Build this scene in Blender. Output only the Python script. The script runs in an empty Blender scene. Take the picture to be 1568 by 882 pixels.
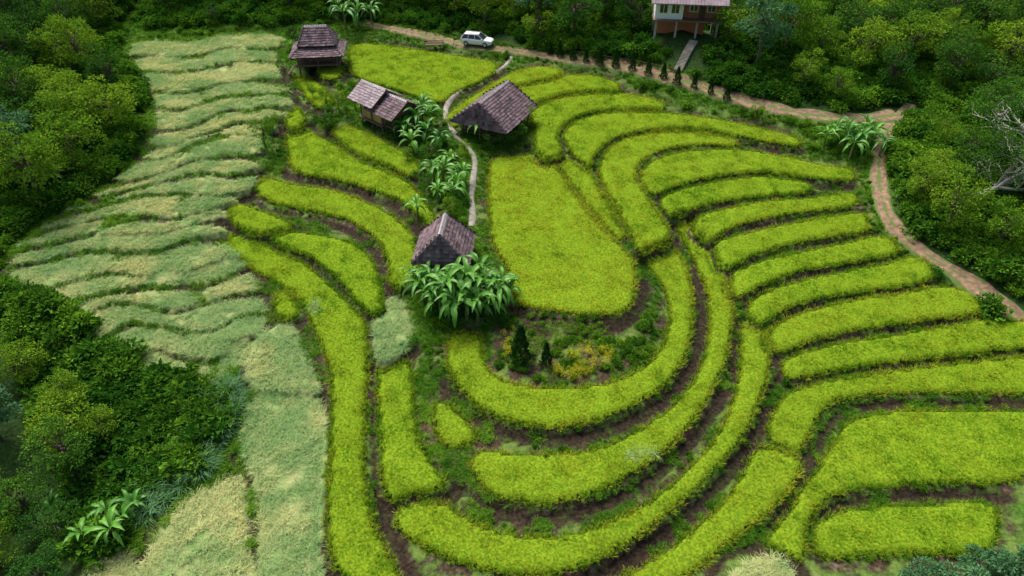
import bpy, math, random
import numpy as np
from mathutils import Vector, Matrix
rng=np.random.default_rng(7); random.seed(7)
S=bpy.context.scene
CAMZ=42.0; PT=math.radians(38); F=1060.0; sP,cP=math.sin(PT),math.cos(PT)
# ---------------------------------------------------------------- survey helpers
def ray(u,v):
    u=np.asarray(u,float); v=np.asarray(v,float)
    a=(u-784)/F; b=-(v-441)/F
    return np.stack([a, cP+b*sP, -sP+b*cP],-1)
def unproj(pts,h):
    pts=np.asarray(pts,float); d=ray(pts[:,0],pts[:,1]); t=(h-CAMZ)/d[:,2]
    return d[:,:2]*t[:,None]
def smooth(pts,n=4):
    P=np.asarray(pts,float); out=[]
    N=len(P)
    for i in range(N):
        p0,p1,p2,p3=P[i-1],P[i],P[(i+1)%N],P[(i+2)%N]
        for k in range(n):
            t=k/n
            out.append(.5*((2*p1)+(-p0+p2)*t+(2*p0-5*p1+4*p2-p3)*t*t+(-p0+3*p1-3*p2+p3)*t**3))
    return np.array(out)
def grow(P,d):
    n=np.roll(P,-1,0)-np.roll(P,1,0); n/=np.linalg.norm(n,axis=1,keepdims=True)+1e-9
    A=np.sum(P[:,0]*np.roll(P[:,1],-1)-np.roll(P[:,0],-1)*P[:,1]); s=1 if A>0 else -1
    return P+np.stack([n[:,1],-n[:,0]],1)*d*s
def smooth_open(pts,n=6):
    P=np.asarray(pts,float); P=np.vstack([2*P[0]-P[1],P,2*P[-1]-P[-2]]); out=[]
    for i in range(1,len(P)-2):
        p0,p1,p2,p3=P[i-1],P[i],P[i+1],P[i+2]
        for k in range(n):
            t=k/n
            out.append(.5*((2*p1)+(-p0+p2)*t+(2*p0-5*p1+4*p2-p3)*t*t+(-p0+3*p1-3*p2+p3)*t**3))
    out.append(P[-2]); return np.array(out)
def pip(poly,X,Y):
    ins=np.zeros(X.shape,bool); n=len(poly)
    for i in range(n):
        x1,y1=poly[i]; x2,y2=poly[(i+1)%n]
        if y1==y2: continue
        c=((y1>Y)!=(y2>Y)); xi=(x2-x1)*(Y-y1)/(y2-y1)+x1
        ins^=c&(X<xi)
    return ins
def vnoise(x,y,s=0):
    xi=np.floor(x);yi=np.floor(y);fx=x-xi;fy=y-yi
    fx=fx*fx*(3-2*fx);fy=fy*fy*(3-2*fy)
    def h(a,b):
        v=np.sin(a*127.1+b*311.7+s*74.7)*43758.5453; return v-np.floor(v)
    return (h(xi,yi)*(1-fx)+h(xi+1,yi)*fx)*(1-fy)+(h(xi,yi+1)*(1-fx)+h(xi+1,yi+1)*fx)*fy
def fbm(x,y,s=0,o=4):
    r=0;a=.5
    for i in range(o): r=r+a*vnoise(x*2**i,y*2**i,s+i); a*=.5
    return r
# ---------------------------------------------------------------- fields (outline, canopy height, ripeness)
R=[]
def rice(h,t,p): R.append(['rice',h,t,grow(smooth(p),1.3)])
def stub(h,t,p): R.append(['stub',h,t,smooth(p)])
rice(6.0,.95,[(752,243),(800,235),(838,240),(860,262),(890,300),(925,345),(955,375),(972,400),(974,440),(962,465),(925,476),(870,472),(815,464),(790,455),(783,430),(775,400),(752,360),(748,300)])
rice(5.9,.65,[(848,240),(866,237),(885,248),(905,258),(915,275),(935,300),(955,325),(960,352),(948,360),(930,345),(908,320),(885,290),(866,262)])
rice(8.0,.6,[(535,72),(560,64),(620,70),(700,82),(755,92),(760,103),(740,116),(700,134),(675,150),(650,145),(600,130),(560,118),(537,105)])
rice(7.6,.9,[(682,176),(705,156),(745,130),(780,110),(820,99),(858,102),(852,112),(815,120),(775,130),(740,150),(715,172),(695,188)])
rice(7.3,.65,[(795,130),(830,119),(870,112),(915,113),(948,125),(945,133),(905,133),(860,138),(825,150),(808,160),(800,145)])
rice(6.9,.5,[(812,165),(840,152),(880,141),(930,138),(985,144),(1018,155),(1010,161),(960,160),(910,164),(880,174),(862,188),(854,205),(862,225),(858,232),(835,237),(820,225),(818,195)])
rice(6.5,.6,[(866,194),(890,179),(930,169),(980,167),(1040,171),(1100,179),(1160,191),(1220,207),(1225,217),(1180,212),(1120,199),(1060,191),(1000,192),(960,199),(930,212),(910,233),(905,250),(890,240),(872,225),(864,207)])
rice(6.1,.8,[(920,245),(935,222),(965,207),(1010,199),(1060,197),(1105,201),(1130,212),(1120,218),(1075,215),(1030,220),(1000,230),(980,245),(975,265),(988,290),(1008,320),(1028,350),(1025,362),(1000,372),(980,378),(970,362),(955,335),(935,300),(920,270)])
rice(5.9,.45,[(982,262),(995,246),(1025,233),(1070,226),(1130,225),(1200,235),(1260,248),(1305,255),(1310,268),(1260,268),(1200,260),(1160,257),(1120,260),(1070,269),(1035,279),(1005,290),(988,282)])
rice(5.5,.15,[(1012,300),(1040,287),(1090,275),(1150,267),(1200,268),(1237,276),(1240,287),(1190,292),(1140,297),(1090,306),(1055,316),(1028,322),(1015,312)])
rice(5.2,.5,[(1060,337),(1075,325),(1120,313),(1180,303),(1240,298),(1290,292),(1310,292),(1315,305),(1290,312),(1230,318),(1170,329),(1120,343),(1090,360),(1068,350)])
rice(4.8,.45,[(1095,374),(1110,361),(1160,348),(1220,336),(1280,325),(1322,322),(1332,338),(1325,349),(1270,357),(1210,368),(1160,383),(1120,402),(1100,395)])
rice(4.4,.35,[(1118,422),(1130,409),(1180,391),(1240,378),(1300,366),(1345,357),(1372,365),(1375,382),(1330,391),(1270,401),(1210,413),(1170,430),(1135,448),(1120,435)])
rice(4.0,.25,[(1146,464),(1165,446),(1220,426),(1290,411),(1360,398),(1400,387),(1428,400),(1432,418),(1400,429),(1330,439),(1270,448),(1215,463),(1170,488),(1150,482)])
rice(3.6,.65,[(1176,507),(1195,489),(1240,470),(1310,454),(1380,444),(1440,434),(1480,440),(1508,460),(1505,471),(1450,481),(1380,490),(1310,500),(1250,513),(1200,532),(1180,525)])
rice(3.2,.4,[(1198,552),(1225,536),(1290,519),(1370,507),(1450,494),(1510,483),(1580,487),(1640,500),(1640,528),(1568,527),(1500,534),(1420,543),(1330,553),(1260,566),(1210,573)])
rice(2.8,.6,[(1176,655),(1185,627),(1205,599),(1260,579),(1340,566),(1430,555),(1500,547),(1568,541),(1640,540),(1640,598),(1568,598),(1480,595),(1390,595),(1320,600),(1275,612),(1255,635),(1240,665),(1225,685),(1195,675)])
rice(2.4,.35,[(1640,616),(1568,622),(1480,620),(1400,622),(1340,627),(1300,642),(1275,677),(1250,715),(1225,750),(1210,775),(1190,800),(1170,825),(1200,840),(1235,850),(1240,800),(1262,765),(1310,745),(1380,738),(1450,735),(1520,735),(1580,725),(1640,720)])
rice(2.0,.3,[(1248,835),(1250,802),(1275,780),(1330,770),(1400,765),(1480,762),(1525,766),(1535,790),(1530,820),(1500,845),(1400,842),(1300,848),(1258,845)])
rice(4.6,.7,[(685,520),(700,505),(720,503),(738,515),(742,545),(760,570),(800,583),(860,587),(920,582),(965,568),(1000,545),(1020,510),(1025,470),(1018,435),(995,405),(992,387),(1010,375),(1035,378),(1055,410),(1063,460),(1060,510),(1045,550),(1010,590),(960,620),(900,640),(840,648),(780,638),(730,615),(700,585),(683,550)])
rice(4.0,.65,[(1032,330),(1050,335),(1070,365),(1095,395),(1112,425),(1123,465),(1120,510),(1110,555),(1085,605),(1045,660),(1000,700),(940,735),(870,760),(800,762),(750,748),(725,722),(722,695),(745,683),(790,687),(850,690),(910,680),(960,662),(1005,635),(1045,600),(1072,560),(1085,510),(1085,460),(1075,415),(1050,370)])
rice(3.4,.55,[(1137,495),(1160,492),(1178,520),(1180,560),(1165,610),(1140,660),(1110,700),(1060,750),(1000,800),(930,845),(860,872),(790,875),(720,862),(650,835),(610,805),(605,778),(630,766),(680,763),(700,777),(740,800),(800,812),(870,810),(930,793),(990,765),(1040,725),(1085,680),(1115,630),(1130,580),(1135,530)])
rice(2.7,.75,[(1160,680),(1200,684),(1230,700),(1218,735),(1180,778),(1120,825),(1065,868),(1010,900),(930,930),(900,925),(930,890),(990,855),(1050,815),(1100,770),(1135,725)])
rice(4.0,.5,[(662,625),(672,608),(690,615),(715,640),(730,660),(722,672),(690,678),(670,665)])
rice(6.8,.55,[(508,195),(530,190),(560,197),(600,218),(635,240),(643,255),(625,262),(600,250),(560,235),(520,212)])
rice(6.2,.45,[(437,200),(460,190),(490,205),(530,225),(580,250),(625,275),(640,290),(655,310),(672,340),(660,348),(640,325),(610,300),(570,285),(520,270),(470,262),(445,250),(440,230)])
rice(5.6,.6,[(390,275),(410,268),(450,278),(500,284),(540,296),(580,314),(615,338),(640,365),(645,395),(635,420),(610,435),(595,425),(592,390),(570,355),(530,330),(480,318),(420,305),(395,290)])
rice(5.3,.5,[(347,320),(365,308),(400,318),(440,335),(443,343),(420,348),(385,350),(355,335)])
rice(5.0,.15,[(415,358),(450,350),(500,357),(545,370),(572,397),(583,430),(588,465),(570,475),(545,455),(510,415),(470,385),(430,372)])
rice(4.3,.35,[(327,360),(350,355),(390,365),(430,382),(470,402),(510,437),(540,467),(560,490),(562,550),(560,620),(558,680),(560,740),(575,800),(605,860),(625,900),(640,935),(560,935),(540,900),(510,860),(498,800),(498,720),(503,650),(505,590),(500,550),(480,500),(465,470),(440,440),(400,415),(360,395),(335,380)])
rice(4.0,.2,[(578,560),(610,545),(630,560),(633,600),(640,660),(660,700),(682,730),(676,742),(630,750),(600,760),(584,740),(580,700),(577,640)])
rice(4.5,.5,[(418,448),(435,440),(452,450),(455,475),(435,482),(420,475)])
rice(7.5,.55,[(450,113),(470,115),(495,130),(510,150),(490,160),(470,145)])
rice(7.0,.55,[(435,165),(455,160),(465,175),(462,188),(440,190)])
rice(8.3,.5,[(487,97),(515,94),(525,103),(515,114),(490,112)])
stub(3.6,.2,[(400,510),(430,495),(455,510),(475,560),(490,590),(480,600),(440,600),(395,595),(375,575),(385,540)])
stub(3.1,.35,[(370,680),(385,610),(430,606),(480,608),(498,640),(500,700),(495,780),(490,860),(500,930),(400,930),(395,840),(395,760)])
stub(2.5,.75,[(235,830),(270,780),(320,745),(370,725),(375,770),(380,840),(385,930),(200,930)])
stub(4.3,.1,[(575,480),(600,455),(620,465),(632,510),(612,540),(578,552)])
stub(2.0,.9,[(140,860),(190,845),(205,870),(180,930),(130,930)])
stub(2.4,.9,[(1130,870),(1180,850),(1215,875),(1200,930),(1100,930)])
Lb=np.array([(203,58),(197,95),(232,130),(242,170),(240,205),(215,240),(165,285),(105,320),(40,365),(8,400),(50,440),(100,470),(145,500),(190,540),(240,582)],float)
Rb=np.array([(437,46),(420,80),(425,112),(452,140),(440,170),(400,200),(398,240),(385,275),(355,320),(335,350),(370,385),(388,425),(412,462),(402,500),(375,566)],float)
def alongp(P,t):
    x=t*(len(P)-1); i=min(int(x),len(P)-2); f=x-i; return P[i]*(1-f)+P[i+1]*f
NB=19
TK=np.cumsum(np.r_[0,[.75+.5*random.random() for _ in range(NB)]]); TK/=TK[-1]
def bline(t,k):
    L=alongp(Lb,t);Q=alongp(Rb,t); ss=np.linspace(0,1,18)
    p=L[None]*(1-ss[:,None])+Q[None]*ss[:,None]
    amp=5+13*t
    p[:,1]+=amp*np.sin(ss*5.2+t*5)*np.sin(ss*math.pi)+ (vnoise(ss*6,np.full(18,k*.8),3)-.5)*15*min(1,.4+t)
    return p
for k in range(NB):
    t0=TK[k]; t1=TK[k+1]
    a=bline(t0,k); b=bline(t1,k+1)
    g=6+4.5*t0
    gp_=a.copy(); gp_[:,1]+=g*(1+.8*(vnoise(np.linspace(0,7,18),np.full(18,k*1.),13)-.5))
    gp_[:3,1]+=np.array([5,2.5,.8]); gp_[-3:,1]+=np.array([.8,2.5,5])
    sp={0:((0,18),),1:((0,9),(8,18)),2:((0,12),(11,18)),3:((0,7),(6,13),(12,18))}[k%4]
    for s0,s1 in sp:
        A=gp_[s0:s1].copy(); B=b[s0:s1].copy()
        off=0 if s0==0 else random.uniform(-6,6)*min(1,.4+t0)
        A[:,1]+=off; B[:,1]+=off*.7
        if s0>0: A[0]=(A[0]*.5+B[0]*.5)
        poly=np.vstack([A,B[::-1]])
        R.append(['stub',8.7-6.2*t0+random.uniform(-.05,.05),.05+.5*random.random(),poly])
# ---------------------------------------------------------------- grid
st=.3
def axis(a,b,far):
    core=list(np.arange(a,b+.01,st)); lo=[];x=a;s=st
    while x>-far: s*=1.16; x-=s; lo.append(x)
    hi=[];x=core[-1];s=st
    while x<far: s*=1.16; x+=s; hi.append(x)
    return np.array(lo[::-1]+core+hi),len(lo),len(lo)+len(core)
XS,x0i,x1i=axis(-78,78,2600)
YS,y0i,y1i=axis(18,140,2600)
GX,GY=np.meshgrid(XS,YS)
def H0(x,y):
    h=5+.05*(y-70)
    h=h+np.clip(y-128,0,400)*.30
    h=h+np.clip(np.abs(x+5)-72,0,400)*.22
    h=np.where(y<30,h-(30-y)*.02,h)
    h=h+(fbm(x/90,y/90,5)-.45)*np.clip((np.hypot(x,y-70)-80)/60,0,1)*40
    return np.clip(h,-8,150)
owner=np.full(GX.shape,-1,int)
order=sorted(range(len(R)),key=lambda i:R[i][1])
WP=[unproj(r[3],r[1]) for r in R]
crop=[.62 if r[0]=='rice' else .12 for r in R]
Z=H0(GX,GY); fix=np.ones(GX.shape,bool); fix[y0i+2:y1i-2,x0i+2:x1i-2]=False
def rast(poly):
    i0=max(np.searchsorted(XS,poly[:,0].min())-1,0);i1=np.searchsorted(XS,poly[:,0].max())+1
    j0=max(np.searchsorted(YS,poly[:,1].min())-1,0);j1=np.searchsorted(YS,poly[:,1].max())+1
    sl=(slice(j0,j1),slice(i0,i1)); return sl,pip(poly,GX[sl],GY[sl])
for i in order:
    sl,m=rast(WP[i]); o=owner[sl]; o[m]=i
    z=Z[sl]; z[m]=R[i][1]-crop[i]; fx=fix[sl]; fx[m]=True
# where two levels touch, release the edge so the bank becomes a slope
con=np.zeros(GX.shape,bool)
for dy,dx in ((0,1),(1,0),(1,1),(1,-1),(0,2),(2,0)):
    oo=np.roll(np.roll(owner,dy,0),dx,1); c_=(owner>=0)&(oo>=0)&(oo!=owner); con|=c_; con|=np.roll(np.roll(c_,-dy,0),-dx,1)
fix[con&(owner>=0)]=False
fix0=fix.copy()
anch=[(60,100,8),(60,300,4),(30,430,3),(100,600,.5),(100,800,-1),(250,700,1.2),(310,650,2),(-20,860,-2),(350,10,10.5),(1200,80,9.5),(1450,100,9),(1480,300,6.2),(1560,400,5),
(1350,250,6.1),(1352,310,5.6),(1400,380,4.9),(1500,450,4),(1565,494,3.6),(1270,178,7.6),(1380,175,7.5),(1100,140,8),(900,87,8.5),(730,68,8.9),(600,45,9.2),(1000,108,8.3),(1190,165,7.8),
(830,515,4.6),(880,540,4.6),(780,540,4.6),(940,520,4.6),(800,980,1.5),(1500,960,.5),(400,980,1),(1065,62,11.5),(1030,45,12),(690,300,6.1),(720,270,6.4),(722,330,6.1),(690,390,5.8),(740,440,5.6),(490,98,7.9),(590,180,7.2),(757,195,7),(690,205,7.0),(400,200,6),(390,400,4.2),(650,590,4.2)]
for u,v,h in anch:
    p=unproj([(u,v)],h)[0]
    m=(np.hypot(GX-p[0],GY-p[1])<1.0)&(owner<0)
    Z[m]=h; fix|=m
def relax(z,f,n):
    free=~f[1:-1,1:-1]
    for _ in range(n):
        a=.25*(z[:-2,1:-1]+z[2:,1:-1]+z[1:-1,:-2]+z[1:-1,2:])
        c=z[1:-1,1:-1]; c[free]=a[free]
    return z
prev=None
for s,n in ((16,500),(8,300),(4,200),(2,120),(1,60)):
    zs=Z[::s,::s].copy(); fs=fix[::s,::s]
    if prev is not None:
        up=np.repeat(np.repeat(prev,2,0),2,1)[:zs.shape[0],:zs.shape[1]]
        if up.shape!=zs.shape:
            up=np.pad(up,((0,zs.shape[0]-up.shape[0]),(0,zs.shape[1]-up.shape[1])),'edge')
        zs=np.where(fs,zs,up)
    else:
        zs=np.where(fs,zs,5.0)
    prev=relax(zs,fs,n)
Z=relax(prev,fix0,70)
def blur(m,r):
    a=m.astype(float)
    for ax in (0,1):
        c=np.cumsum(np.pad(a,[(r+1,r) if k==ax else (0,0) for k in (0,1)],'edge'),axis=ax)
        a=(np.take(c,range(2*r+1,c.shape[ax]),axis=ax)-np.take(c,range(0,c.shape[ax]-2*r-1),axis=ax))/(2*r+1)
    return a
inside=owner>=0
near=np.clip(blur(inside,5)*3,0,1)
isr=np.zeros(len(R)+1,bool); 
for i,r in enumerate(R): isr[i]=(r[0]=='rice')
stubm=inside&~isr[owner]
ricem=inside&isr[owner]
# dark-toned foot of each terrace wall: free ground just below a higher field
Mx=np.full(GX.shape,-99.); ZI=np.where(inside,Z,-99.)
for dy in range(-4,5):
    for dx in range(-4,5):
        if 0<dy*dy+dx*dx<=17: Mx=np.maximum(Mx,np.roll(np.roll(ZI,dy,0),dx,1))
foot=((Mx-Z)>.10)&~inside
# cut the wall: lower that ground so that each level ends in a real drop
Mn=np.full(GX.shape,99.); ZJ=np.where(inside,Z,99.)
for dy in range(-5,6):
    for dx in range(-5,6):
        if 0<dy*dy+dx*dx<=26: Mn=np.minimum(Mn,np.roll(np.roll(ZJ,dy,0),dx,1))
both=foot&(Mn<90)&(Mx-Mn>.15)
Z=np.where(both,Z*.35+(Mn+.02)*.65,Z)
# roads
ROAD=[(560,38),(600,45),(640,53),(700,66),(745,74),(790,79),(860,90),(950,102),(1040,124),(1120,150),(1200,170),(1270,181),(1330,183),(1375,178)]
ROAD2=[(1392,164),(1382,175),(1360,198),(1346,240),(1347,290),(1360,335),(1395,375),(1450,412),(1510,452),(1575,498),(1640,540)]
def march(u,v):
    d=ray(u,v); t=np.arange(25,260,.15)
    P=d[:,None,:]*t[None,:,None]; P[...,2]+=CAMZ
    g=HAT(P[...,0],P[...,1]); b=P[...,2]<g
    k=np.argmax(b,axis=1); k[~b.any(1)]=len(t)-1
    q=P[np.arange(len(k)),k]; q[:,2]=g[np.arange(len(k)),k]; return q
def HAT(x,y):
    i=np.clip(np.searchsorted(XS,x)-1,0,len(XS)-2); j=np.clip(np.searchsorted(YS,y)-1,0,len(YS)-2)
    fx=(x-XS[i])/(XS[i+1]-XS[i]); fy=(y-YS[j])/(YS[j+1]-YS[j])
    return (Z[j,i]*(1-fx)+Z[j,i+1]*fx)*(1-fy)+(Z[j+1,i]*(1-fx)+Z[j+1,i+1]*fx)*fy
def own(x,y):
    i=np.clip(np.rint((x-XS[x0i])/st).astype(int)+x0i,0,len(XS)-1); j=np.clip(np.rint((y-YS[y0i])/st).astype(int)+y0i,0,len(YS)-1)
    return j,i
def pathw(px,n=6):
    p=smooth_open(px,n); q=march(p[:,0],p[:,1])[:,:2]
    d=np.r_[0,np.cumsum(np.hypot(*np.diff(q,axis=0).T))]; s=np.arange(0,d[-1],.4)
    q=np.stack([np.interp(s,d,q[:,0]),np.interp(s,d,q[:,1])],1)
    for _ in range(12): q[1:-1]=.25*q[:-2]+.5*q[1:-1]+.25*q[2:]
    return q
roads=[pathw(ROAD),pathw(ROAD2)]
FOOT=[(783,88),(772,103),(740,120),(712,134),(690,152),(682,168),(686,190),(700,208)]
FOOT2=[(692,206),(712,222),(727,240),(725,270),(722,300),(724,330),(720,352)]
foots=[pathw(FOOT),pathw(FOOT2)]
def distpath(q,x,y):
    d=np.full(x.shape,1e9)
    for p in q[::2]: d=np.minimum(d,np.hypot(x-p[0],y-p[1]))
    return d
core=(slice(y0i,y1i),slice(x0i,x1i))
rd=np.full(GX.shape,1e3); rd[core]=np.minimum(distpath(roads[0],GX[core],GY[core]),distpath(roads[1],GX[core],GY[core]))
fd=np.full(GX.shape,1e3); fd[core]=np.minimum(distpath(foots[0],GX[core],GY[core]),distpath(foots[1],GX[core],GY[core]))
def mask_px(poly,h):
    w=unproj(poly,h); m=np.zeros(GX.shape,bool); sl,k=rast(w); m[sl]=k; return m
BUSH=[([(-300,-250),(200,-250),(225,40),(192,70),(188,110),(222,140),(236,180),(205,240),(150,285),(90,310),(20,350),(-300,380)],6),
([(-300,490),(20,478),(90,496),(150,525),(235,605),(330,600),(365,640),(350,700),(250,780),(215,840),(190,850),(130,860),(120,960),(-300,960)],1),
([(225,-250),(2000,-250),(2000,145),(1410,150),(1380,165),(1270,165),(1120,130),(1040,105),(900,75),(790,62),(640,38),(520,30),(440,40),(225,45)],9),
([(1372,200),(1410,160),(2000,130),(2000,800),(1660,540),(1568,470),(1460,400),(1400,355),(1368,310),(1364,250)],6)]
forest=np.zeros(GX.shape,bool)
for p,h in BUSH: forest|=mask_px(p,h)
forest&=~inside
far=np.ones(GX.shape,bool); far[y0i+3:y1i-3,x0i+3:x1i-3]=False
forest|=far
GARD=[(755,500),(790,490),(870,495),(940,490),(985,500),(1000,530),(960,560),(900,578),(820,578),(765,560),(750,530)]
gard=mask_px(GARD,4.6)&~inside
rough=(~inside)*np.clip((np.minimum(rd,fd)-1.5)/2,0,1)
nz=(fbm(GX/1.3,GY/1.3,11)-.47)*.45+ (fbm(GX/6,GY/6,12)-.47)*1.2*(forest|(near<.05))
Z=Z+nz*rough*(1-.45*near)
Z=np.where(forest&~far,Z+(fbm(GX/14,GY/14,21)-.45)*1.5*np.clip(blur(forest,20)*2-1,0,1),Z)
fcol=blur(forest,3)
# ---------------------------------------------------------------- mesh helpers
class MB:
    def __init__(s): s.v=[];s.q=[];s.m=[];s.r=[];s.n=0
    def add(s,V,Fc,mat=0,rnd=None):
        V=np.asarray(V,float).reshape(-1,3); Fc=np.asarray(Fc,int)
        if Fc.ndim==1: Fc=Fc[None]
        if Fc.shape[1]==3: Fc=np.concatenate([Fc,-np.ones((len(Fc),1),int)],1)
        s.v.append(V); s.q.append(np.where(Fc>=0,Fc+s.n,-1)); s.m.append(np.full(len(Fc),mat)); 
        s.r.append(np.full(len(Fc),random.random()) if rnd is None else np.broadcast_to(np.asarray(rnd,float),(len(Fc),)))
        s.n+=len(V)
    def box(s,c,size,mat=0,rz=0,rnd=None):
        h=np.array(size)/2; V=np.array([(x,y,z) for z in(-1,1) for y in(-1,1) for x in(-1,1)],float)
        V=V*h; cz,sz=math.cos(rz),math.sin(rz)
        V=np.stack([V[:,0]*cz-V[:,1]*sz,V[:,0]*sz+V[:,1]*cz,V[:,2]],1)+np.array(c)
        s.add(V,[(0,2,3,1),(4,5,7,6),(0,1,5,4),(2,6,7,3),(0,4,6,2),(1,3,7,5)],mat,rnd)
    def tube(s,pts,rad,k=6,mat=0):
        pts=np.asarray(pts,float); n=len(pts); V=[]
        for i in range(n):
            t=pts[min(i+1,n-1)]-pts[max(i-1,0)]; t/=np.linalg.norm(t)+1e-9
            a=np.cross(t,[0.31,.95,.1]); a/=np.linalg.norm(a)+1e-9; b=np.cross(t,a)
            for j in range(k):
                an=2*math.pi*j/k; V.append(pts[i]+rad[i]*(a*math.cos(an)+b*math.sin(an)))
        Fc=[(i*k+j,i*k+(j+1)%k,(i+1)*k+(j+1)%k,(i+1)*k+j) for i in range(n-1) for j in range(k)]
        s.add(V,Fc,mat)
        s.add([V[(n-1)*k+j] for j in range(k)][:4],[(0,1,2,3)],mat)
    def leaves(s,C,D,L,Wd,mat=0,fold=.25):
        n=len(C); D=D/(np.linalg.norm(D,axis=1,keepdims=True)+1e-9)
        up=rng.normal(size=(n,3))*.55+np.array([0,0,1.]); sd=np.cross(D,up); sd/=np.linalg.norm(sd,axis=1,keepdims=True)+1e-9
        nn=np.cross(sd,D)
        L=np.asarray(L).reshape(-1,1)*np.ones((n,1)); W=np.asarray(Wd).reshape(-1,1)*np.ones((n,1))
        a=C; b=C+D*L*.45+sd*W*.5+nn*W*fold; c=C+D*L-nn*L*.1; d=C+D*L*.45-sd*W*.5+nn*W*fold
        V=np.stack([a,b,c,d],1).reshape(-1,3)
        s.add(V,np.arange(n*4).reshape(-1,4),mat,rng.random(n))
    def mesh(s,name,mats,smooth=False):
        V=np.vstack(s.v); Q=np.vstack(s.q); M=np.concatenate(s.m); Rn=np.concatenate(s.r)
        me=bpy.data.meshes.new(name); me.vertices.add(len(V)); me.vertices.foreach_set('co',V.astype(np.float32).ravel())
        tri=Q[:,3]<0; cnt=np.where(tri,3,4); starts=np.r_[0,np.cumsum(cnt)[:-1]]
        lv=Q.ravel(); lv=lv[lv>=0]
        me.loops.add(len(lv)); me.loops.foreach_set('vertex_index',lv.astype(np.int32))
        me.polygons.add(len(Q)); me.polygons.foreach_set('loop_start',starts.astype(np.int32)); me.polygons.foreach_set('loop_total',cnt.astype(np.int32))
        me.polygons.foreach_set('material_index',M.astype(np.int32))
        me.polygons.foreach_set('use_smooth',np.full(len(Q),smooth))
        a=me.attributes.new('rnd','FLOAT','FACE'); a.data.foreach_set('value',Rn.astype(np.float32))
        for m in mats: me.materials.append(m)
        me.update(calc_edges=True); me.validate(); return me
def obj(name,me,loc=(0,0,0),rz=0,sc=1,rx=0,ry=0):
    o=bpy.data.objects.new(name,me); S.collection.objects.link(o); o.location=loc; o.rotation_euler=(rx,ry,rz)
    o.scale=(sc,sc,sc) if np.isscalar(sc) else sc; return o
# ---------------------------------------------------------------- materials
def mat(name):
    m=bpy.data.materials.new(name); m.use_nodes=True; nt=m.node_tree; nt.nodes.clear()
    return m,nt,(lambda t,**k:_n(nt,t,k))
def _n(nt,t,k):
    n=nt.nodes.new(t)
    for a,b in k.items(): setattr(n,a,b)
    return n
def mixc(nt,f,a,b):
    n=nt.nodes.new('ShaderNodeMix'); n.data_type='RGBA'
    for s,v in ((0,f),(6,a),(7,b)):
        if isinstance(v,bpy.types.NodeSocket): nt.links.new(v,n.inputs[s])
        elif s==0: n.inputs[0].default_value=v
        else: n.inputs[s].default_value=(*v,1)
    return n.outputs[2]
def mth(nt,op,a,b=None,c=None,clamp=False):
    n=nt.nodes.new('ShaderNodeMath'); n.operation=op; n.use_clamp=clamp
    for i,v in enumerate((a,b,c)):
        if v is None: continue
        if isinstance(v,bpy.types.NodeSocket): nt.links.new(v,n.inputs[i])
        else: n.inputs[i].default_value=v
    return n.outputs[0]
def pos(nt): return nt.nodes.new('ShaderNodeNewGeometry').outputs['Position']
def noi(nt,scale,detail=3,vec=None,rough=.55):
    n=nt.nodes.new('ShaderNodeTexNoise'); n.inputs['Scale'].default_value=scale; n.inputs['Detail'].default_value=detail; n.inputs['Roughness'].default_value=rough
    nt.links.new(vec if vec is not None else pos(nt),n.inputs['Vector']); return n.outputs['Fac']
def rmp(nt,f,a,b):
    n=nt.nodes.new('ShaderNodeMapRange'); n.inputs[1].default_value=a; n.inputs[2].default_value=b; nt.links.new(f,n.inputs[0]); return n.outputs[0]
def attr(nt,name,typ='GEOMETRY'):
    n=nt.nodes.new('ShaderNodeAttribute'); n.attribute_type=typ; n.attribute_name=name; return n
def leafmat(name,dark,mid,light,trans=.3,useTint=False,gloss=0,big=.25,base=None,bh=(.1,.45),rv=.35,dk=.45):
    m,nt,N=mat(name)
    r=attr(nt,'rnd').outputs['Fac']; oi=nt.nodes.new('ShaderNodeObjectInfo').outputs['Random']
    big_=rmp(nt,noi(nt,big,1),.35,.65)
    if useTint:
        t=attr(nt,'tint','INSTANCER').outputs['Fac']
        f=mth(nt,'ADD',t,mth(nt,'MULTIPLY',mth(nt,'SUBTRACT',big_,.5),.3))
        f=mth(nt,'ADD',f,mth(nt,'MULTIPLY',mth(nt,'SUBTRACT',oi,.5),rv),clamp=True)
        c=mixc(nt,f,mid,light)
        c=mixc(nt,mth(nt,'MULTIPLY',r,dk),c,dark)
    else:
        f=mth(nt,'ADD',mth(nt,'MULTIPLY',oi,.6),mth(nt,'MULTIPLY',big_,.4))
        c=mixc(nt,f,mid,light)
        c=mixc(nt,mth(nt,'MULTIPLY',r,.65),c,dark)
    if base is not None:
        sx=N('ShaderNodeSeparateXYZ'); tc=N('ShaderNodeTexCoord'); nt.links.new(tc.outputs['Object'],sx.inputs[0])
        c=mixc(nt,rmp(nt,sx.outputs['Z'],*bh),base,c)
    if gloss:
        p=N('ShaderNodeBsdfPrincipled'); nt.links.new(c,p.inputs['Base Color']); p.inputs['Roughness'].default_value=.4; p.inputs['Specular IOR Level'].default_value=gloss
    else:
        p=N('ShaderNodeBsdfDiffuse'); nt.links.new(c,p.inputs['Color'])
    tr=N('ShaderNodeBsdfTranslucent'); nt.links.new(c,tr.inputs['Color'])
    mx=N('ShaderNodeMixShader'); mx.inputs[0].default_value=trans
    nt.links.new(p.outputs[0],mx.inputs[1]); nt.links.new(tr.outputs[0],mx.inputs[2])
    o=N('ShaderNodeOutputMaterial'); nt.links.new(mx.outputs[0],o.inputs[0]); return m
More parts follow.
